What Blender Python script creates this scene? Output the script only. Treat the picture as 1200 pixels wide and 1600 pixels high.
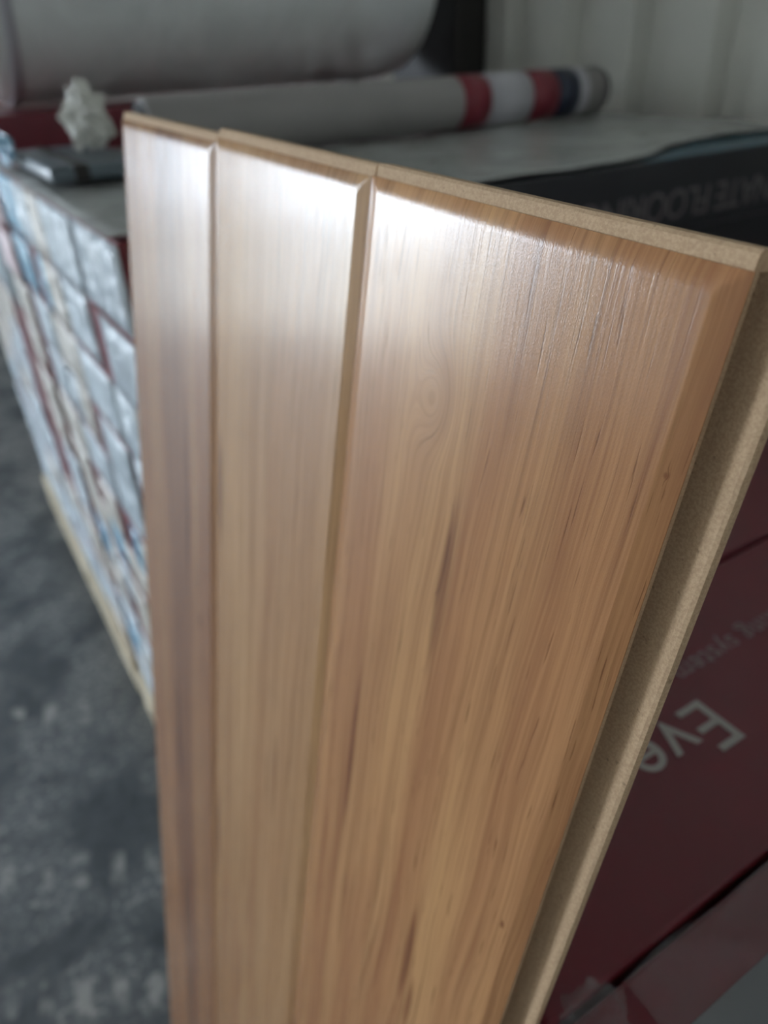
import bpy, bmesh, math, random
from mathutils import Matrix, Vector, noise
random.seed(7)
for o in list(bpy.data.objects): bpy.data.objects.remove(o)
SC = bpy.context.scene
COL = SC.collection

# ---------------------------------------------------------------- camera
PL = 1.43            # plank length
CAM_H = 1.252 + (PL-1.215)*0.987
RIGHT = Vector((0.84731, -0.52959, -0.04001))
DOWN = Vector((-0.31121, -0.43404, -0.84543))
FWD = Vector((0.43036, 0.72880, -0.53258))
cd = bpy.data.cameras.new('camera'); cam = bpy.data.objects.new('camera', cd); COL.objects.link(cam)
m = Matrix((RIGHT, -DOWN, -FWD)).transposed().to_4x4(); m.translation = (0, 0, CAM_H)
cam.matrix_world = m
cd.sensor_fit = 'HORIZONTAL'; cd.sensor_width = 36.0; cd.lens = 36.0*1147/1200
cd.clip_start = 0.01; cd.clip_end = 200
cd.dof.use_dof = True; cd.dof.focus_distance = 0.245; cd.dof.aperture_fstop = 8.6
SC.camera = cam

# ---------------------------------------------------------------- sky and exposure
SKY = 15.0
w = bpy.data.worlds.new('sky'); SC.world = w; w.use_nodes = True
bg = w.node_tree.nodes['Background']; bg.inputs[0].default_value = (0.77, 0.88, 1.0, 1); bg.inputs[1].default_value = SKY
SC.view_settings.view_transform = 'Standard'; SC.view_settings.look = 'None'
SC.view_settings.gamma = 1.0; SC.view_settings.use_curve_mapping = False
SC.view_settings.exposure = 0.85
# the shed: daylight enters by the open loading bay in the far wall, the opening mirrored in the planks
# (the portal emits nothing itself, it only guides the sampling of the sky)
ROOM_X0, ROOM_Y1, ROOM_Z = -7.0, 7.0, 3.4
BAY = (-6.4, -3.0, 3.0)            # x0, x1, height of the bay opening
def portal(name, loc, rot, sx, sy):
    l = bpy.data.lights.new(name, 'AREA'); l.shape = 'RECTANGLE'; l.size = sx; l.size_y = sy
    l.cycles.is_portal = True
    o = bpy.data.objects.new(name, l); COL.objects.link(o); o.location = loc; o.rotation_euler = rot
portal('bay_opening_offscreen', ((BAY[0]+BAY[1])/2, ROOM_Y1, BAY[2]/2), (-math.pi/2, 0, 0), BAY[1]-BAY[0], BAY[2])

# ---------------------------------------------------------------- helpers
def link(o, parent=None):
    COL.objects.link(o)
    if parent: o.parent = parent
    return o
def obj(name, bm, mat, parent=None, smooth=False):
    me = bpy.data.meshes.new(name); bmesh.ops.recalc_face_normals(bm, faces=bm.faces[:]) if bm.faces else None
    bm.to_mesh(me); bm.free()
    if smooth:
        for p in me.polygons: p.use_smooth = True
    me.materials.append(mat)
    return link(bpy.data.objects.new(name, me), parent)
def inst(name, me, parent=None, loc=(0, 0, 0)):
    o = bpy.data.objects.new(name, me); o.location = loc
    return link(o, parent)
def empty(name, loc=(0, 0, 0)):
    o = bpy.data.objects.new(name, None); o.location = loc; o.empty_display_size = 0.05
    return link(o)
def tag(o, label, cat, group=None):
    o['label'] = label; o['category'] = cat
    if group: o['group'] = group
    return o
def structure(o): o['kind'] = 'structure'; return o
def box(bm, x0, x1, y0, y1, z0, z1, bevel=0.0, seg=2):
    r = bmesh.ops.create_cube(bm, size=1.0, matrix=Matrix.Translation(((x0+x1)/2, (y0+y1)/2, (z0+z1)/2)) @ Matrix.Diagonal((x1-x0, y1-y0, z1-z0, 1)))
    if bevel:
        es = list({e for v in r['verts'] for e in v.link_edges})
        bmesh.ops.bevel(bm, geom=es, offset=bevel, segments=seg, profile=0.5, affect='EDGES')
def boxmesh(name, dims, mat, bevel=0.0, seg=2):
    bm = bmesh.new(); box(bm, *dims, bevel=bevel, seg=seg)
    me = bpy.data.meshes.new(name); bm.to_mesh(me); bm.free(); me.materials.append(mat); return me
def prism(bm, poly, y0, y1):
    """extrude a closed (x,z) outline along y"""
    a = [bm.verts.new((x, y0, z)) for x, z in poly]; b = [bm.verts.new((x, y1, z)) for x, z in poly]
    n = len(poly)
    for i in range(n): bm.faces.new((a[i], a[(i+1) % n], b[(i+1) % n], b[i]))
    bm.faces.new(a[::-1]); bm.faces.new(b)

# ---------------------------------------------------------------- node helpers
class NT:
    def __init__(s, name):
        s.mat = bpy.data.materials.new(name); s.mat.use_nodes = True
        s.t = s.mat.node_tree; s.n = s.t.nodes; s.l = s.t.links
        s.b = s.n['Principled BSDF']; s.out = s.n['Material Output']
    def put(s, sock, v):
        if isinstance(v, bpy.types.NodeSocket): s.l.new(v, sock)
        elif isinstance(v, (tuple, list)) and len(v) == 3 and sock.type == 'RGBA': sock.default_value = (*v, 1)
        else: sock.default_value = v
    def m(s, op, a, b=0.0, c=0.0):
        n = s.n.new('ShaderNodeMath'); n.operation = op
        s.put(n.inputs[0], a); s.put(n.inputs[1], b); s.put(n.inputs[2], c); return n.outputs[0]
    def add(s, a, b): return s.m('ADD', a, b)
    def sub(s, a, b): return s.m('SUBTRACT', a, b)
    def mul(s, a, b): return s.m('MULTIPLY', a, b)
    def smooth(s, v, lo, hi, a=0.0, b=1.0):
        n = s.n.new('ShaderNodeMapRange'); n.interpolation_type = 'SMOOTHSTEP'
        for i, q in enumerate((v, lo, hi, a, b)): s.put(n.inputs[i], q)
        return n.outputs[0]
    def coord(s, kind='Object'):
        c = s.n.new('ShaderNodeTexCoord'); x = s.n.new('ShaderNodeSeparateXYZ'); s.l.new(c.outputs[kind], x.inputs[0])
        return x.outputs
    def worldpos(s):
        c = s.n.new('ShaderNodeNewGeometry'); x = s.n.new('ShaderNodeSeparateXYZ'); s.l.new(c.outputs['Position'], x.inputs[0])
        return x.outputs
    def vec(s, x, y, z=0.0):
        n = s.n.new('ShaderNodeCombineXYZ')
        for i, q in enumerate((x, y, z)): s.put(n.inputs[i], q)
        return n.outputs[0]
    def noise(s, v, scale=1.0, detail=2.0, rough=0.5, dist=0.0):
        n = s.n.new('ShaderNodeTexNoise'); s.put(n.inputs['Vector'], v)
        n.inputs['Scale'].default_value = scale; n.inputs['Detail'].default_value = detail
        n.inputs['Roughness'].default_value = rough; n.inputs['Distortion'].default_value = dist
        return n.outputs['Fac']
    def mix(s, f, a, b, mode='MIX'):
        n = s.n.new('ShaderNodeMix'); n.data_type = 'RGBA'; n.blend_type = mode
        s.put(n.inputs[0], f); s.put(n.inputs[6], a); s.put(n.inputs[7], b); return n.outputs[2]
    def bump(s, h, strength, dist):
        n = s.n.new('ShaderNodeBump'); n.inputs['Strength'].default_value = strength; n.inputs['Distance'].default_value = dist
        s.put(n.inputs['Height'], h); s.l.new(n.outputs[0], s.b.inputs['Normal'])
    def set(s, **k):
        for a, v in k.items(): s.put(s.b.inputs[a.replace('_', ' ')], v)
        return s
def lin(r, g, b):
    f = lambda c: (c/255/12.92) if c <= 10 else ((c/255+0.055)/1.055)**2.4
    return (f(r), f(g), f(b))

# ---------------------------------------------------------------- materials
def wood(name, knots, seed, light, mid, dark, streak=0.0):
    """knots: (x, y, sx, sy, strength) in plank coordinates (y measured up from the bottom end)"""
    s = NT(name); X, Y, Z = s.coord()
    x = X
    wob = s.noise(s.vec(s.mul(X, 14.0), s.mul(Y, 4.5), seed), detail=2)
    x = s.add(x, s.mul(s.sub(wob, 0.5), 0.016))
    kmask = None
    for kx, ky, sx, sy, st in knots:
        dx = s.sub(X, kx); dy = s.sub(Y, ky)
        q = s.add(s.m('POWER', s.m('ABSOLUTE', s.mul(dx, 1/sx)), 2.0), s.m('POWER', s.m('ABSOLUTE', s.mul(dy, 1/sy)), 2.0))
        g = s.m('EXPONENT', s.mul(q, -1.0))
        x = s.sub(x, s.mul(g, st))
        core = s.smooth(q, 0.0, 1.5, 1.0, 0.0)
        core = s.mul(core, 0.25 if sx > 0.008 else 1.0)
        kmask = core if kmask is None else s.m('MAXIMUM', kmask, core)
    broad = s.noise(s.vec(s.mul(x, 26.0), s.mul(Y, 1.1), seed+3), detail=2, rough=0.5)
    med = s.noise(s.vec(s.mul(x, 120.0), s.mul(Y, 2.6), seed+7), detail=3, rough=0.6)
    fine = s.noise(s.vec(s.mul(x, 620.0), s.mul(Y, 9.0), seed+11), detail=3, rough=0.65)
    pore = s.noise(s.vec(s.mul(x, 900.0), s.mul(Y, 26.0), seed+17), detail=2, rough=0.5)
    vein = s.noise(s.vec(s.mul(x, 330.0), s.mul(Y, 5.5), seed+23), detail=3, rough=0.6)
    tone = s.noise(s.vec(s.mul(X, 9.0), s.mul(Y, 2.2), seed+31), detail=2)
    c = s.mix(s.smooth(broad, 0.34, 0.66), light, mid)
    c = s.mix(s.mul(s.smooth(med, 0.40, 0.75), 0.45), c, dark)
    c = s.mix(s.mul(s.smooth(tone, 0.45, 0.75), 0.35), c, (mid[0]*0.92, mid[1]*0.84, mid[2]*0.92))
    c = s.mix(s.mul(s.smooth(fine, 0.46, 0.62), 0.22), c, (dark[0]*0.85, dark[1]*0.8, dark[2]*0.75))
    c = s.mix(s.mul(s.smooth(fine, 0.50, 0.34), 0.18), c, (light[0]*1.12, light[1]*1.12, light[2]*1.05))
    dk = (dark[0]*0.34, dark[1]*0.28, dark[2]*0.25)
    vn = s.mul(s.smooth(vein, 0.585, 0.66), s.smooth(tone, 0.35, 0.6, 0.35, 1.0))
    c = s.mix(s.mul(vn, 0.40), c, dk)
    c = s.mix(s.mul(s.smooth(pore, 0.67, 0.72), 0.55), c, dk)
    if streak:
        sm = s.smooth(s.m('ABSOLUTE', s.sub(x, streak)), 0.006, 0.045, 1.0, 0.0)
        c = s.mix(s.mul(sm, 0.55), c, (dark[0]*0.78, dark[1]*0.72, dark[2]*0.82))
    if kmask is not None: c = s.mix(s.mul(s.mul(kmask, s.smooth(s.add(s.mul(vein, 0.5), s.mul(med, 0.5)), 0.30, 0.62, 0.15, 1.0)), 0.8), c, (dark[0]*0.6, dark[1]*0.5, dark[2]*0.5))
    s.set(Base_Color=c, Roughness=s.add(0.14, s.mul(fine, 0.08)))
    s.b.inputs['IOR'].default_value = 1.41
    grit = s.noise(s.vec(X, s.mul(Y, 0.35), seed), scale=2600.0, detail=1)
    s.bump(s.add(s.mul(fine, 0.8), s.add(s.mul(grit, 0.45), s.mul(s.smooth(pore, 0.6, 0.72), -0.3))), 0.16, 0.0006)
    return s.mat
def plain(name, col, rough=0.6, bump=0.0, bscale=80.0, var=0.0, vscale=6.0, **k):
    s = NT(name); X, Y, Z = s.coord(); v = s.vec(X, Y, Z)
    c = col
    if var:
        n = s.noise(v, vscale, 3)
        c = s.mix(s.smooth(n, 0.3, 0.7), tuple(q*(1-var) for q in col), tuple(min(1, q*(1+var)) for q in col))
    s.set(Base_Color=c, Roughness=rough, **k)
    if bump: s.bump(s.noise(v, bscale, 3), bump, 0.004)
    return s.mat
def mdf():
    s = NT('fibreboard'); X, Y, Z = s.coord(); v = s.vec(X, Y, Z)
    a = s.noise(v, 900.0, 3, 0.7); b = s.noise(v, 260.0, 2)
    c = s.mix(s.smooth(a, 0.35, 0.65), lin(184, 152, 120), lin(202, 171, 137))
    c = s.mix(s.mul(s.smooth(b, 0.70, 0.76), 0.5), c, lin(110, 84, 58))
    s.set(Base_Color=c, Roughness=0.85); s.bump(a, 0.25, 0.0005)
    return s.mat
def film_mat(name, col, alpha, rough=0.18, bscale=22.0, bstr=0.6):
    s = NT(name); X, Y, Z = s.worldpos(); v = s.vec(X, Y, Z)
    n = s.noise(v, bscale, 4, 0.6, 0.8)
    s.set(Base_Color=col, Roughness=rough, Alpha=s.smooth(n, 0.3, 0.75, alpha*0.75, min(1.0, alpha*1.2)))
    s.bump(n, bstr, 0.02)
    return s.mat
def floor_mat():
    s = NT('worn_concrete'); X, Y, Z = s.worldpos(); v = s.vec(X, Y, 0.0)
    a = s.noise(v, 4.5, 4, 0.6, 0.4); b = s.noise(v, 17.0, 4, 0.7); d = s.noise(v, 60.0, 3, 0.6)
    c = s.mix(s.smooth(a, 0.35, 0.65), lin(62, 67, 71), lin(98, 101, 102))
    c = s.mix(s.mul(s.smooth(b, 0.45, 0.75), 0.55), c, lin(46, 51, 55))
    c = s.mix(s.mul(s.mul(s.smooth(d, 0.5, 0.66), s.smooth(a, 0.40, 0.62)), 0.65), c, lin(168, 166, 160))
    # dusty tyre prints: two bands of short pale cleats running across the aisle
    for off, ang, sc, wd in ((1.10, 0.55, 34.0, 0.055), (0.80, 0.62, 40.0, 0.045), (1.62, 0.5, 30.0, 0.06)):
        along = s.add(s.mul(X, math.cos(ang)), s.mul(Y, -math.sin(ang)*0.35))
        across = s.sub(s.add(s.mul(X, math.sin(ang)), Y), off)
        band = s.smooth(s.m('ABSOLUTE', across), wd*0.5, wd, 1.0, 0.0)
        cl = s.smooth(s.m('SINE', s.mul(along, sc*6.283/2.2)), -0.1, 0.7)
        brk = s.smooth(s.noise(v, 11.0, 3, 0.6), 0.42, 0.6)
        c = s.mix(s.mul(s.mul(band, s.mul(cl, brk)), 0.62), c, lin(170, 168, 162))
    s.set(Base_Color=c, Roughness=s.smooth(b, 0.3, 0.7, 0.42, 0.75)); s.bump(s.add(b, s.mul(d, 0.5)), 0.25, 0.01)
    return s.mat
M_CORE = mdf()
M_FLOOR = floor_mat()
M_YARD = plain('yard_concrete', lin(176, 174, 168), 0.9, var=0.08, vscale=1.0)
M_WALL = plain('painted_steel_sheet', lin(226, 225, 217), 0.5, var=0.05, vscale=3.0)
M_SHELL = plain('shed_cladding', lin(206, 204, 198), 0.8, var=0.06)
M_CEIL = plain('roof_sheet', lin(206, 204, 198), 0.8, var=0.06)
M_RED = plain('red_carton_print', lin(110, 32, 44), 0.30, var=0.06, vscale=9.0, bump=0.05, bscale=30.0)
M_BLACK = plain('black_carton_print', lin(30, 31, 38), 0.4, var=0.1)
M_TEAL = plain('teal_carton_print', lin(24, 58, 68), 0.4, var=0.1)
M_TEALP = plain('blue_print', lin(44, 92, 110), 0.35, var=0.15)
M_PINK = plain('pale_pink_carton_end', lin(196, 172, 176), 0.5, var=0.1)
M_GREYP = plain('grey_print', lin(118, 122, 128), 0.4, var=0.08)
M_LETTER = plain('grey_lettering', lin(176, 170, 166), 0.5)
M_LETTERM = plain('mid_grey_lettering', lin(140, 122, 124), 0.5)
M_LETTERD = plain('dark_grey_lettering', lin(104, 99, 101), 0.5)
M_END = film_mat('film_covered_label', lin(218, 230, 238), 1.0, 0.22, 30.0, 0.55)
M_END2 = film_mat('cream_label_under_film', lin(224, 218, 208), 1.0, 0.25, 30.0, 0.5)
M_END3 = film_mat('blue_film_fold', lin(150, 196, 222), 1.0, 0.2, 30.0, 0.5)
M_FILMTOP = film_mat('stretch_film', lin(206, 208, 206), 0.80, 0.2, 9.0, 0.35)
M_FILM = film_mat('clear_plastic', lin(190, 186, 188), 0.10, 0.15, 14.0, 0.8)
M_CRUMPLE = film_mat('crumpled_clear_plastic', lin(248, 247, 238), 0.85, 0.05, 40.0, 1.0)
M_PINE = plain('pallet_pine', lin(202, 188, 162), 0.75, var=0.12, vscale=20.0)
M_WHITEROLL = film_mat('white_foam_under_film', lin(232, 234, 232), 1.0, 0.35, 5.0, 0.4)
M_GREYROLL = plain('grey_underlay', lin(150, 146, 144), 0.45, var=0.06, bump=0.15, bscale=18.0)
M_STRIPE_R = plain('red_stripe', lin(132, 44, 56), 0.4)
M_STRIPE_W = plain('pale_stripe', lin(190, 188, 194), 0.4)
M_STRIPE_N = plain('navy_stripe', lin(46, 52, 72), 0.4)
M_DARK = plain('dark_tube_core', lin(38, 34, 32), 0.8)
M_DARKBROWN = plain('plain_dark_brown', lin(44, 40, 37), 0.6, var=0.1)

# ---------------------------------------------------------------- setting
bm = bmesh.new(); box(bm, ROOM_X0-0.1, 1.6, -3.1, ROOM_Y1, -0.2, 0.0)
structure(obj('floor', bm, M_FLOOR))
bm = bmesh.new(); box(bm, -40, 10, ROOM_Y1, 60, -0.2, -0.01)
structure(obj('trim_2', bm, M_YARD))
WX = 1.40
# corrugated sheet, 0.2 pitch: raised flat, flank, recessed flat, flank
bm = bmesh.new(); prof = []
for i in range(-22, 29):
    c = 1.462 + i*0.2
    prof += [(c-0.008, 0.042), (c+0.008, 0.0), (c+0.108, 0.0), (c+0.124, 0.042)]
vv = [[bm.verts.new((WX+dx, yy, z)) for z in (0.0, ROOM_Z)] for yy, dx in prof]
for a, b in zip(vv[:-1], vv[1:]): bm.faces.new((a[0], b[0], b[1], a[1]))
vb = [[bm.verts.new((WX+0.06, yy, z)) for z in (0.0, ROOM_Z)] for yy in (prof[0][0], prof[-1][0])]
bm.faces.new((vb[0][0], vb[1][0], vb[1][1], vb[0][1]))
bm.faces.new((vb[0][0], vv[0][0], vv[0][1], vb[0][1])); bm.faces.new((vb[1][0], vv[-1][0], vv[-1][1], vb[1][1]))
structure(obj('wall_right', bm, M_WALL))
Z0, Z1 = ROOM_Z, ROOM_Z+0.1
bm = bmesh.new(); box(bm, ROOM_X0-0.1, 1.5, -3.1, ROOM_Y1+0.1, Z0, Z1)
structure(obj('ceiling', bm, M_CEIL))
bm = bmesh.new(); box(bm, ROOM_X0-0.1, ROOM_X0, -3.0, ROOM_Y1, 0, Z0); structure(obj('wall_left', bm, M_SHELL))
bm = bmesh.new(); box(bm, ROOM_X0-0.1, 1.5, -3.1, -3.0, 0, Z0); structure(obj('wall_front', bm, M_SHELL))
bm = bmesh.new(); box(bm, BAY[1], 1.5, ROOM_Y1, ROOM_Y1+0.1, 0, Z0); box(bm, ROOM_X0, BAY[0], ROOM_Y1, ROOM_Y1+0.1, 0, Z0); box(bm, BAY[0], BAY[1], ROOM_Y1, ROOM_Y1+0.1, BAY[2], Z0)
structure(obj('wall_back', bm, M_SHELL))

# ---------------------------------------------------------------- pallets and cartons
def pallet(y0, y1, x0, x1, label, h=0.126):
    t = tag(empty('pallet', (x0, y0, 0)), label, 'pallet', 'timber pallets under the cartons')
    W, Dp = x1-x0, y1-y0
    nb = 7; bw = 0.10
    deck = boxmesh('deck_board', (0, bw, 0, Dp, h-0.022, h), M_PINE, 0.002, 1)
    for i in range(nb): inst('deck_board', deck, t, (i*(W-bw)/(nb-1), 0, 0))
    st = boxmesh('stringer', (0, W, 0, 0.09, 0.022, h-0.022), M_PINE, 0.002, 1)
    for i in range(3): inst('stringer', st, t, (0, i*(Dp-0.09)/2, 0))
    bb = boxmesh('bottom_board', (0, 0.1, 0, Dp, 0, 0.022), M_PINE, 0.002, 1)
    for i in range(3): inst('bottom_board', bb, t, (i*(W-0.1)/2, 0, 0))
    return t
CL = 1.225   # carton length
def carton_mesh(cw, ch, mat, nm='carton_body', cl=CL):
    return boxmesh(nm, (0, cl, 0.0012, cw-0.0012, 0.0, ch-0.0008), mat, 0.003, 2)
def label_mesh(y0, y1, z0, z1, mat, seed):
    """slightly crumpled film panel on a carton end, bulging towards -X"""
    bm = bmesh.new(); N = 6
    g = []
    for i in range(N+1):
        row = []
        for j in range(N+1):
            u, v = i/N, j/N
            e = min(u, 1-u, v, 1-v)*2
            d = 0.0015 + 0.006*min(1, e*2)*(0.5+noise.noise(Vector((u*3+seed*7.1, v*3, seed))))
            row.append(bm.verts.new((-max(0.0012, d), y0+(y1-y0)*u, z0+(z1-z0)*v)))
        g.append(row)
    for i in range(N):
        for j in range(N): bm.faces.new((g[i][j], g[i+1][j], g[i+1][j+1], g[i][j+1]))
    # close back to the carton
    ring = [g[i][0] for i in range(N+1)] + [g[N][j] for j in range(1, N+1)] + [g[i][N] for i in range(N-1, -1, -1)] + [g[0][j] for j in range(N-1, 0, -1)]
    bk = [bm.verts.new((-0.0002, v.co.y, v.co.z)) for v in ring]
    for i in range(len(ring)):
        k = (i+1) % len(ring); bm.faces.new((ring[i], ring[k], bk[k], bk[i]))
    bm.faces.new(bk)
    bmesh.ops.recalc_face_normals(bm, faces=bm.faces[:])
    me = bpy.data.meshes.new('end_label'); bm.to_mesh(me); bm.free()
    for p in me.polygons: p.use_smooth = True
    me.materials.append(mat); return me

PH = 0.126
ORD = ['top', 'second', 'third', 'fourth', 'fifth', 'sixth', 'seventh', 'eighth', 'ninth', 'tenth', 'eleventh', 'twelfth', 'thirteenth']
COLN = ['first', 'second', 'third', 'fourth', 'fifth', 'sixth']
ATOP = CAM_H-0.141
# --- stack A: film-wrapped ends beside the planks
AX, AY, ACW, ANC, ANR = 0.158, 0.73, 0.205, 4, 12
ACH = (ATOP-PH)/ANR
pallet(0.73, 1.55, 0.145, 1.38, 'pine pallet under the film-wrapped cartons behind the planks')
A_RED = carton_mesh(ACW, ACH, M_RED); A_BLACK = carton_mesh(ACW, ACH, M_BLACK)
# (column boundary, row from top): red gaps where the film panels stop short
SLOTS = {(1, 1), (2, 3), (3, 5), (2, 5), (3, 8), (4, 2), (4, 3), (3, 1), (1, 4), (2, 8), (1, 7)}
for r in range(ANR):
    for c in range(ANC):
        y0 = AY + c*ACW; z0 = ATOP - (r+1)*ACH
        is_black = (r < 2 and c == 0); top_black = is_black and r == 0
        t = empty('flooring_carton', (AX + random.uniform(0, 0.006), y0, z0))
        inst('carton_body', A_BLACK if is_black else A_RED, t)
        la = 0.040 if (c, r) in SLOTS else 0.0015
        lb = 0.040 if (c+1, r) in SLOTS else 0.0015
        mt = random.choice([M_END, M_END, M_END, M_END2]) if not (c == 3 and r < 2) else M_END3
        if random.random() < 0.30:     # two film panels, cream and blue
            mid = random.uniform(0.35, 0.65)*ACW
            inst('end_label', label_mesh(la, mid, 0.004, ACH-0.004, M_END2, r*9+c), t)
            inst('end_label', label_mesh(mid+0.001, ACW-lb, 0.004, ACH-0.004, random.choice([M_END, M_END3]), r*5+c+50), t)
        else:
            inst('end_label', label_mesh(la, ACW-lb, 0.004, ACH-0.004, mt, r*9+c), t)
        if top_black:
            tag(t, 'black flooring carton with grey upside-down lettering on top of the wrapped stack', 'carton')
            black = t
        elif is_black:
            tag(t, 'plain black flooring carton directly under the lettered black carton', 'carton'); black2 = t
        else:
            tag(t, f'red carton with film-covered end in the wrapped stack, {ORD[r]} layer, {COLN[c]} column from the planks', 'carton', 'film-wrapped cartons behind the planks')
# black carton extras: lettering on its long side, red wrap at the end, blue print on top
def text_mesh(name, body, size, mat, parent, matrix, extrude=0.0004, spacing=1.0, bold=0.0):
    cu = bpy.data.curves.new(name, 'FONT'); cu.body = body; cu.size = size; cu.extrude = extrude; cu.space_character = spacing; cu.offset = bold
    tmp = bpy.data.objects.new(name, cu); COL.objects.link(tmp)
    bpy.context.view_layer.update()
    me = bpy.data.meshes.new_from_object(tmp.evaluated_get(bpy.context.evaluated_depsgraph_get()))
    bpy.data.objects.remove(tmp); me.name = name; me.materials.clear(); me.materials.append(mat)
    o = link(bpy.data.objects.new(name, me), parent)
    o.matrix_local = matrix; return o
def frame(ox, oy, oz, rx, ux):
    rx = Vector(rx); ux = Vector(ux); n = rx.cross(ux)
    q = Matrix((rx, ux, n)).transposed().to_4x4(); q.translation = (ox, oy, oz); return q
bx_, by_, bz_ = black.location
# reading towards -X, upside down: baseline on the upper side
text_mesh('lettering', 'LAMINATE FLOORING', 0.056, M_LETTERD, black, frame(1.272-bx_, -0.0004+0.0012, (CAM_H-0.1835)-bz_, (-1, 0, 0), (0, 0, -1)), spacing=0.92)
for b_ in (black, black2):
    bm = bmesh.new(); box(bm, -0.0005, 0.035, 0.0003, ACW-0.0003, 0.002, ACH-0.0003, 0.002, 1); obj('end_wrap', bm, M_RED, b_)
bm = bmesh.new()
q = [bm.verts.new(p) for p in ((0.70, 0.004, ACH+0.0006), (CL-0.004, 0.004, ACH+0.0006), (CL-0.004, 0.12, ACH+0.0006), (0.92, 0.09, ACH+0.0006))]
qq = [bm.verts.new((v.co.x, v.co.y, ACH-0.0012)) for v in q]
bm.faces.new(q); bm.faces.new(qq[::-1])
for i in range(4): bm.faces.new((q[i], q[(i+1) % 4], qq[(i+1) % 4], qq[i]))
obj('blue_panel', bm, M_TEALP, black)

# --- stack D: further along the aisle, carrying the white roll
DX, DY, DCW, DNC, DNR = 0.158, 1.605, 0.205, 6, 13
DTOP = CAM_H-0.070; DCH = (DTOP-PH)/DNR
pallet(1.605, 2.835, 0.145, 1.27, 'pine pallet under the cartons that carry the white roll')
D_RED = carton_mesh(DCW, DCH, M_RED, cl=1.115); D_TEAL = carton_mesh(DCW, DCH, M_TEAL, cl=1.115)
for r in range(DNR):
    for c in range(DNC):
        y0 = DY + c*DCW; z0 = DTOP-(r+1)*DCH
        t = empty('flooring_carton', (DX+random.uniform(0, 0.006), y0, z0))
        teal = c == 1 and r in (2, 3)
        inst('carton_body', D_TEAL if teal else D_RED, t)
        if teal:
            tag(t, f'dark teal carton end in the stack under the white roll, {ORD[r]} layer', 'carton', 'teal cartons under the white roll'); continue
        if r < 3 and c == 0:
            inst('end_label', label_mesh(0.004, DCW-0.004, 0.006, DCH-0.006, M_PINK, r+c*3), t)
        elif not (c == 1 and 3 < r < 9):
            la = 0.03 if random.random() < 0.2 else 0.004
            inst('end_label', label_mesh(la, DCW-0.004, 0.004, DCH-0.004, random.choice([M_END, M_END, M_END2]), r*3+c*11+99), t)
        tag(t, f'red carton under the white roll, {ORD[r]} layer, {COLN[c]} column from the wrapped stack', 'carton', 'cartons under the white roll')

# --- stack R: low stack of flat red cartons the planks lean on
RX, RY, RCW, RNC, RNR = 0.1425, -0.0935, 0.2005, 4, 9
RTOP = CAM_H-0.405; RCH = (RTOP-PH)/RNR
pallet(RY, RY+RCW*RNC, 0.150, 1.36, 'pine pallet under the low stack of red cartons')
R_RED = carton_mesh(RCW-0.0012, RCH, M_RED)
for r in range(RNR):
    for c in range(RNC):
        t = empty('flooring_carton', (RX, RY+c*RCW, RTOP-(r+1)*RCH))
        inst('carton_body', R_RED, t)
        if r == 0 and c == 1:
            tag(t, 'glossy red carton printed Eve in grey, lying flat beside the planks', 'carton')
            ox, oy, oz = t.location
            text_mesh('lettering', 'Eve', 0.0585, M_LETTER, t, frame(0.381-ox, 0.2077-oy, RCH-0.0006, (-1, 0, 0), (0, -1, 0)), spacing=1.05)
            text_mesh('lettering', 'locking system', 0.024, M_LETTERM, t, frame(0.538-ox, 0.2385-oy, RCH-0.0006, (-1, 0, 0), (0, -1, 0)), spacing=1.08)
        elif r == 0 and c == 0:
            tag(t, 'red carton with grey printed strip under loose clear plastic', 'carton')
            bm = bmesh.new(); box(bm, 0.0, CL, 0.0011, 0.1665, RCH-0.004, RCH-0.0003, 0.0006, 1)
            obj('grey_strip', bm, M_GREYP, t)
        else:
            tag(t, f'plain red carton in the low stack, {ORD[r]} layer, {COLN[RNC-1-c]} column from the wrapped stack', 'carton', 'low stack of red cartons')

# ---------------------------------------------------------------- films
def sheet(name, x0, x1, y0, y1, z, nx, ny, amp, mat, freq=6.0, seed=0.0, thick=0.0006, fn=None):
    bm = bmesh.new(); g = []
    for i in range(nx+1):
        row = []
        for j in range(ny+1):
            x = x0+(x1-x0)*i/nx; y = y0+(y1-y0)*j/ny
            h = amp*(0.5+0.5*noise.fractal(Vector((x*freq, y*freq, seed)), 0.8, 2.0, 3))
            h = max(0.0, h)
            if fn: x, y, h = fn(x, y, h)
            row.append(bm.verts.new((x, y, z+h)))
        g.append(row)
    for i in range(nx):
        for j in range(ny): bm.faces.new((g[i][j], g[i+1][j], g[i+1][j+1], g[i][j+1]))
    o = obj(name, bm, mat, None, True)
    md = o.modifiers.new('thickness', 'SOLIDIFY'); md.thickness = thick; md.offset = 1.0
    return o
def pull(x, y, h):      # the film has slipped back from the blue print on the black carton
    k = min(1.0, max(0.0, (x-0.80)/0.25)); k = k*k*(3-2*k)
    return x, y+(1.545-y)/0.81*0.075*k, h
tag(sheet('stretch_film', 0.152, 1.36, 0.735, 1.545, ATOP+0.0015, 60, 40, 0.008, M_FILMTOP, 5.0, 3.3, fn=pull),
    'wrinkled translucent stretch film over the top of the wrapped stack', 'plastic film')
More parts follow.
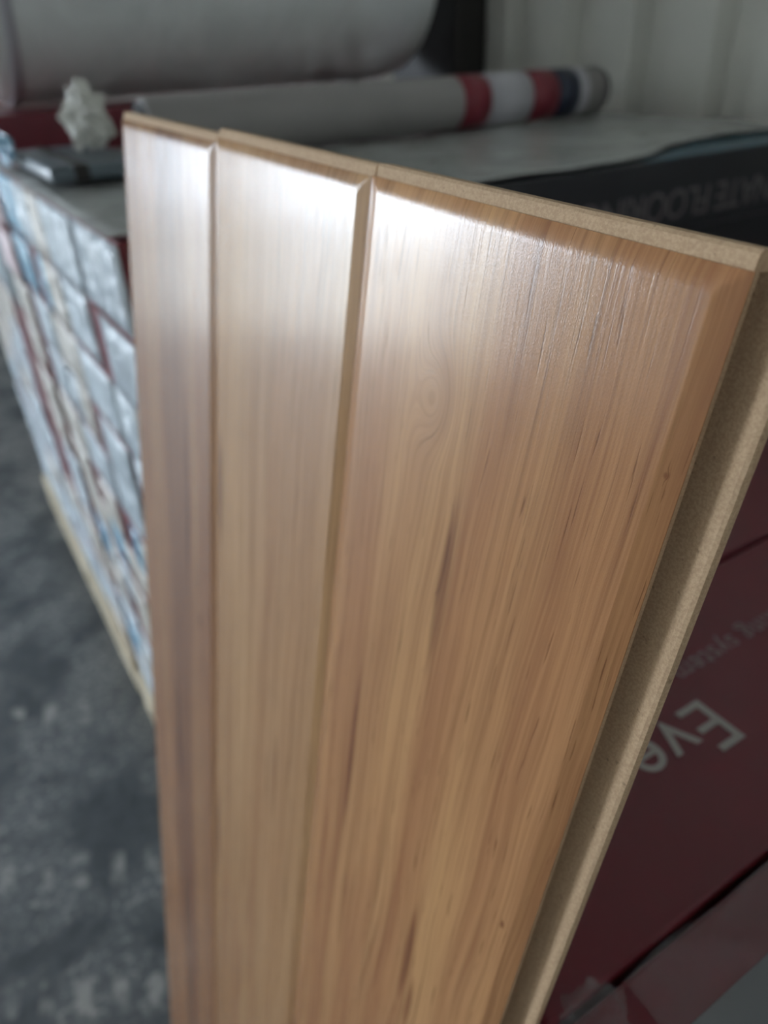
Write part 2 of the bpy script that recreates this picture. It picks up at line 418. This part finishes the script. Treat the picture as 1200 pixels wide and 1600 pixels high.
# loose clear plastic on the nearest red carton
def fold(x, y, h):
    k = max(0.0, 1-abs((x-0.30)*1.0+(y-0.05)*1.6)/0.035)
    return x, y, h+0.010*k*k
tag(sheet('plastic_sheet', 0.185, 0.46, -0.05, 0.102, RTOP+0.001, 48, 30, 0.010, M_FILM, 13.0, 8.1, 0.0004, fold),
    'crinkled clear plastic sheet lying on the red carton with the grey strip', 'plastic film')
def blob(name, loc, rad, mat, amp, freq, seed, sub=4):
    bm = bmesh.new(); bmesh.ops.create_icosphere(bm, subdivisions=sub, radius=1.0)
    for v in bm.verts:
        d = v.co.normalized(); n = abs(noise.fractal(d*freq+Vector((seed, seed*2, 0)), 0.7, 2.0, 3))
        k = 1+amp*(n*2-0.5)
        v.co = Vector((d.x*rad[0]*k, d.y*rad[1]*k, d.z*rad[2]*k))
    zm = min(v.co.z for v in bm.verts)
    for v in bm.verts: v.co.z -= zm
    o = obj(name, bm, mat); o.location = loc; return o
tag(blob('crumpled_plastic', (0.262, 1.22, ATOP+0.033), (0.026, 0.04, 0.036), M_CRUMPLE, 0.35, 1.7, 4.0),
    'crumpled shiny clear plastic on the wrapped stack by the end of the grey roll', 'plastic')
tag(blob('crumpled_plastic', (0.163, 0.098, RTOP+0.001), (0.016, 0.012, 0.006), M_FILM, 0.3, 1.6, 9.0),
    'small tuft of crumpled plastic behind the planks on the red cartons', 'plastic')
# flat film-wrapped pack on the stack
t = tag(empty('wrapped_pack', (0.175, 1.09, ATOP+0.0105)), 'flat grey pack wrapped in bluish film on top of the wrapped stack', 'pack')
bm = bmesh.new(); box(bm, 0, 0.13, 0, 0.30, 0.001, 0.020, 0.006, 3); obj('pack_body', bm, plain('grey_blue_pack', lin(96, 108, 116), 0.35, 0.3, 20.0), t, True)
bm = bmesh.new(); box(bm, 0.03, 0.05, -0.0015, 0.3015, 0.0, 0.0215, 0.003, 2); obj('strap', bm, M_DARKBROWN, t)
# blue film tuft standing up at the stack's far corner
tag(blob('film_tuft', (0.160, 1.33, ATOP+0.0105), (0.010, 0.040, 0.020), M_END3, 0.5, 2.2, 14.0, 3), 'pale blue tuft of bunched film at the corner of the wrapped stack', 'plastic film')

# ---------------------------------------------------------------- rolls
def lathe_x(bm, prof, seg=48):
    """prof: list of (x, r); revolve about the X axis"""
    rings = []
    for x, r in prof:
        if r < 1e-6: rings.append([bm.verts.new((x, 0, 0))])
        else: rings.append([bm.verts.new((x, r*math.cos(2*math.pi*i/seg), r*math.sin(2*math.pi*i/seg))) for i in range(seg)])
    for a, b in zip(rings[:-1], rings[1:]):
        for i in range(seg):
            k = (i+1) % seg
            if len(a) == 1: bm.faces.new((a[0], b[k], b[i]))
            elif len(b) == 1: bm.faces.new((a[i], a[k], b[0]))
            else: bm.faces.new((a[i], a[k], b[k], b[i]))
# white foam roll on stack D
WR = 0.25
t = tag(empty('foam_roll', (0.20, 1.885, DTOP+WR+0.005)), 'big white foam underlay roll wrapped in clear film on the far cartons', 'roll')
bm = bmesh.new(); lathe_x(bm, [(0, 0), (0.0, 0.05), (0.004, 0.17), (0.012, 0.215), (0.035, WR-0.008), (0.06, WR), (0.93, WR), (0.985, WR-0.012), (1.015, WR-0.05), (1.02, 0.10), (1.02, 0)], 64)
for v in bm.verts:
    r = math.hypot(v.co.y, v.co.z)
    if r > 0.1 and v.co.z > -0.12:
        k = 1+0.010*noise.noise(Vector((v.co.x*6, v.co.y*9, v.co.z*9))); v.co.y *= k; v.co.z *= k
obj('foam', bm, M_WHITEROLL, t, True)
bm = bmesh.new(); lathe_x(bm, [(-0.004, 0), (-0.004, 0.04), (0.003, 0.045), (0.003, 0)], 32); obj('core_tube', bm, M_DARK, t, True)
bm = bmesh.new(); lathe_x(bm, [(0.055, WR-0.002), (0.056, WR+0.0035), (0.074, WR+0.0035), (0.075, WR-0.002)], 64); obj('tape_band', bm, M_STRIPE_W, t, True)
# grey striped roll on stack A
GR = 0.043; GY = 1.235; GX0, GX1 = 0.345, 1.275
t = tag(empty('underlay_roll', (GX0, GY, ATOP+0.0105+GR)), 'slim grey underlay roll with red, white and navy stripes on the wrapped stack', 'roll')
GL = GX1-GX0
bm = bmesh.new(); lathe_x(bm, [(0.0, 0.0), (0.0, GR-0.003), (0.003, GR), (GL-0.006, GR), (GL, GR-0.006), (GL, 0.0)]); obj('underlay', bm, M_GREYROLL, t, True)
def stripe(x0, x1, mat, nm):
    bm = bmesh.new(); lathe_x(bm, [(x0, GR-0.001), (x0, GR+0.0006), (x1, GR+0.0006), (x1, GR-0.001)]); obj(nm, bm, mat, t, True)
SX = lambda px: px-GX0-0.012
stripe(SX(0.925), SX(0.985), M_STRIPE_R, 'stripe'); stripe(SX(0.986), SX(1.085), M_STRIPE_W, 'stripe')
stripe(SX(1.086), SX(1.150), M_STRIPE_R, 'stripe'); stripe(SX(1.151), SX(1.205), M_STRIPE_N, 'stripe'); stripe(SX(1.206), SX(1.230), M_STRIPE_W, 'stripe')
bm = bmesh.new(); lathe_x(bm, [(-0.004, 0), (-0.004, 0.036), (0.001, 0.038), (0.001, 0)]); obj('end_cap', bm, M_DARK, t, True)
bm = bmesh.new(); lathe_x(bm, [(GL-0.012, GR+0.0005), (GL-0.012, GR+0.001), (GL+0.003, GR-0.004), (GL+0.003, 0)]); obj('end_cap', bm, M_DARK, t, True)
# added dark upright, fills the dark band between white roll and corrugated wall
t = tag(empty('added_dark_upright', (1.345, 1.80, 0)), 'added dark upright filling the dark band beside the white corrugated wall', 'post')
bm = bmesh.new(); box(bm, -0.045, 0.05, -0.060, 0.24, 0.008, 3.39, 0.004, 2); obj('upright', bm, M_DARKBROWN, t)  # made wide enough to cover the bright wall past the roll end
bm = bmesh.new(); box(bm, -0.052, 0.052, -0.075, 0.255, 0.0, 0.008, 0.001, 1); obj('base_plate', bm, M_DARKBROWN, t)

# ---------------------------------------------------------------- the laminate planks
PW, PT = 0.1958, 0.012
d1 = Vector((-0.158298, 0.027206, -0.987017)); d2 = Vector((0.009171, 0.999618, 0.026082)); nn = Vector((0.987349, -0.004923, -0.158487))
P0 = Vector((0.182022, 0.115704, CAM_H-0.052690))
EX, EY, EZ = -d2, -d1, -nn
BW, BT, BD = 0.0085, 0.0062, 0.0022     # side bevel, top bevel, bevel depth
def decor(plank, mat, left_edge=True):
    """wear layer: grid with bevelled sides and rounded top edge; thin sheet resting on the core"""
    bm = bmesh.new()
    xs = [-PW + BW*t for t in (0, .25, .5, .75, .93, 1.0, 1.08)] + [-PW*0.75, -PW*0.5, -PW*0.25] + [-BW*t for t in (1.08, 1.0, .93, .75, .5, .25, 0)]
    ys = [0.0, PL*0.3, PL*0.6, PL*0.8, PL*0.9] + [PL-BT*t for t in (1.6, 1.4, 1.35, 1.3, 1.25, 1.18, 1.1, 1.0, .9, .8, .7, .6, .5, .4, .3, .2, .1, 0)]
    def z(x, y):
        e = min(-x, x+PW)/BW; a = -BD*max(0.0, 1-e)
        q = max(0.0, (y-(PL-BT*1.35))/(BT*1.35)); b = -0.0020*q**1.7
        return min(a, b)
    top = [[bm.verts.new((x, y, z(x, y))) for y in ys] for x in xs]
    bot = [[bm.verts.new((x, y, z(x, y)-0.0004)) for y in ys] for x in xs]
    for g, fl in ((top, False), (bot, True)):
        for i in range(len(xs)-1):
            for j in range(len(ys)-1):
                f = (g[i][j], g[i+1][j], g[i+1][j+1], g[i][j+1]); bm.faces.new(f[::-1] if fl else f)
    nx, ny = len(xs), len(ys)
    ring = [(i, 0) for i in range(nx)] + [(nx-1, j) for j in range(1, ny)] + [(i, ny-1) for i in range(nx-2, -1, -1)] + [(0, j) for j in range(ny-2, 0, -1)]
    for k in range(len(ring)):
        a, b = ring[k], ring[(k+1) % len(ring)]
        bm.faces.new((top[a[0]][a[1]], bot[a[0]][a[1]], bot[b[0]][b[1]], top[b[0]][b[1]]))
    o = obj('decor_layer', bm, mat, plank, True)
    md = o.modifiers.new('edges', 'EDGE_SPLIT'); md.split_angle = math.radians(40)
    return o
def core(plank, last=False):
    # cross-section (x, z): groove with long lower lip on the right, tongue on the left
    e = -BD-0.0004
    T = [(-PW+0.0008, -0.0054), (-PW-0.0040, -0.0056), (-PW-0.0052, -0.0066), (-PW-0.0046, -0.0080), (-PW+0.0004, -0.0086), (-PW+0.0004, -0.0100), (-PW+0.0012, -PT), (-PW+0.0100, -PT)]
    G = [(0.0138, -PT), (0.0146, -PT+0.0006), (0.0146, -0.0094), (0.0140, -0.0086), (0.0124, -0.0083), (0.0106, -0.0084), (0.0090, -0.0088), (0.0072, -0.0094), (0.0052, -0.0100), (0.0030, -0.0103), (-0.0010, -0.0103), (-0.0040, -0.0097), (-0.0062, -0.0084), (-0.0064, -0.0066), (-0.0052, -0.0052), (-0.0020, -0.0048), (0.0, -0.0046)]
    L = [(-PW, e)]
    top = [(0.0, e), (-BW, -0.0005), (-PW+BW, -0.0005)]
    poly = T + G + top + L
    bm = bmesh.new(); prism(bm, poly, 0.0, PL-0.0132)
    # end piece under the rounded top edge
    e2 = -BD*1.25-0.0006
    poly2 = T + G + [(0.0, -0.0026), (-PW, -0.0026)]
    prism(bm, poly2, PL-0.0132, PL-0.0002)
    o = obj('core_board', bm, M_CORE, plank)
    # end tongue: pale strip standing proud above the decor
    bm = bmesh.new()
    pr = [(0.0, -0.0026), (0.0046, -0.0030), (0.0058, -0.0040), (0.0058, -0.0105), (0.0, -0.0112)]
    a = [bm.verts.new((-PW+0.0032, PL-0.0002+y, z)) for y, z in pr]; b = [bm.verts.new((-0.0006 if last else 0.0022, PL-0.0002+y, z)) for y, z in pr]
    n = len(pr)
    for i in range(n): bm.faces.new((a[i], a[(i+1) % n], b[(i+1) % n], b[i]))
    bm.faces.new(a[::-1]); bm.faces.new(b)
    obj('end_tongue', bm, M_CORE, plank)
def kn(px, py, sx, sy, st): return (px, py+PL, sx, sy, st)
W3 = wood('oak_decor_a', [kn(-0.122, -0.080, 0.012, 0.019, 0.022), kn(-0.0052, -0.0617, 0.0010, 0.0014, 0.001), kn(-0.0135, -0.300, 0.0014, 0.0028, 0.002), kn(-0.070, -0.41, 0.004, 0.045, 0.004), kn(-0.097, -0.165, 0.004, 0.05, 0.003), kn(-0.060, -0.45, 0.003, 0.03, 0.003), kn(-0.152, -0.32, 0.004, 0.07, 0.003)], 1.7, lin(200, 152, 104), lin(178, 127, 87), lin(140, 92, 63))
W2 = wood('oak_decor_b', [kn(-0.181, -0.25, 0.006, 0.05, 0.004), kn(-0.185, -0.66, 0.005, 0.08, 0.004), kn(-0.12, -0.82, 0.004, 0.06, 0.004), kn(-0.06, -0.45, 0.004, 0.05, 0.003)], 14.2, lin(194, 152, 108), lin(178, 134, 94), lin(144, 102, 72))
W1 = wood('oak_decor_c', [kn(-0.035, -0.41, 0.003, 0.012, 0.003), kn(-0.10, -0.62, 0.007, 0.09, 0.006), kn(-0.06, -0.30, 0.007, 0.10, 0.005), kn(-0.095, -0.95, 0.006, 0.08, 0.005)], 27.9, lin(182, 138, 100), lin(160, 116, 84), lin(124, 86, 66), streak=-0.085)
base3 = P0 + d1*PL
def plank(origin, ex, ez, mat, label):
    t = empty('laminate_plank'); q = Matrix((ex, EY, ez)).transposed().to_4x4(); q.translation = origin
    t.matrix_world = q; tag(t, label, 'plank', 'three clicked laminate planks')
    core(t, mat is W3); decor(t, mat); return t
plank(base3, EX, EZ, W3, 'brown wood-grain laminate plank with its bare click lip beside the red cartons')
base2 = base3 - EX*(PW+0.0004) - EY*0.0006
plank(base2, EX, EZ, W2, 'brown wood-grain laminate plank clicked between the other two')
phi = math.radians(2.6)
rot = Matrix.Rotation(phi, 3, EY)
base1 = base2 - EX*(PW+0.0004) - EY*0.003
plank(base1, rot @ EX, rot @ EZ, W1, 'darker streaked laminate plank at the end towards the film-wrapped cartons')
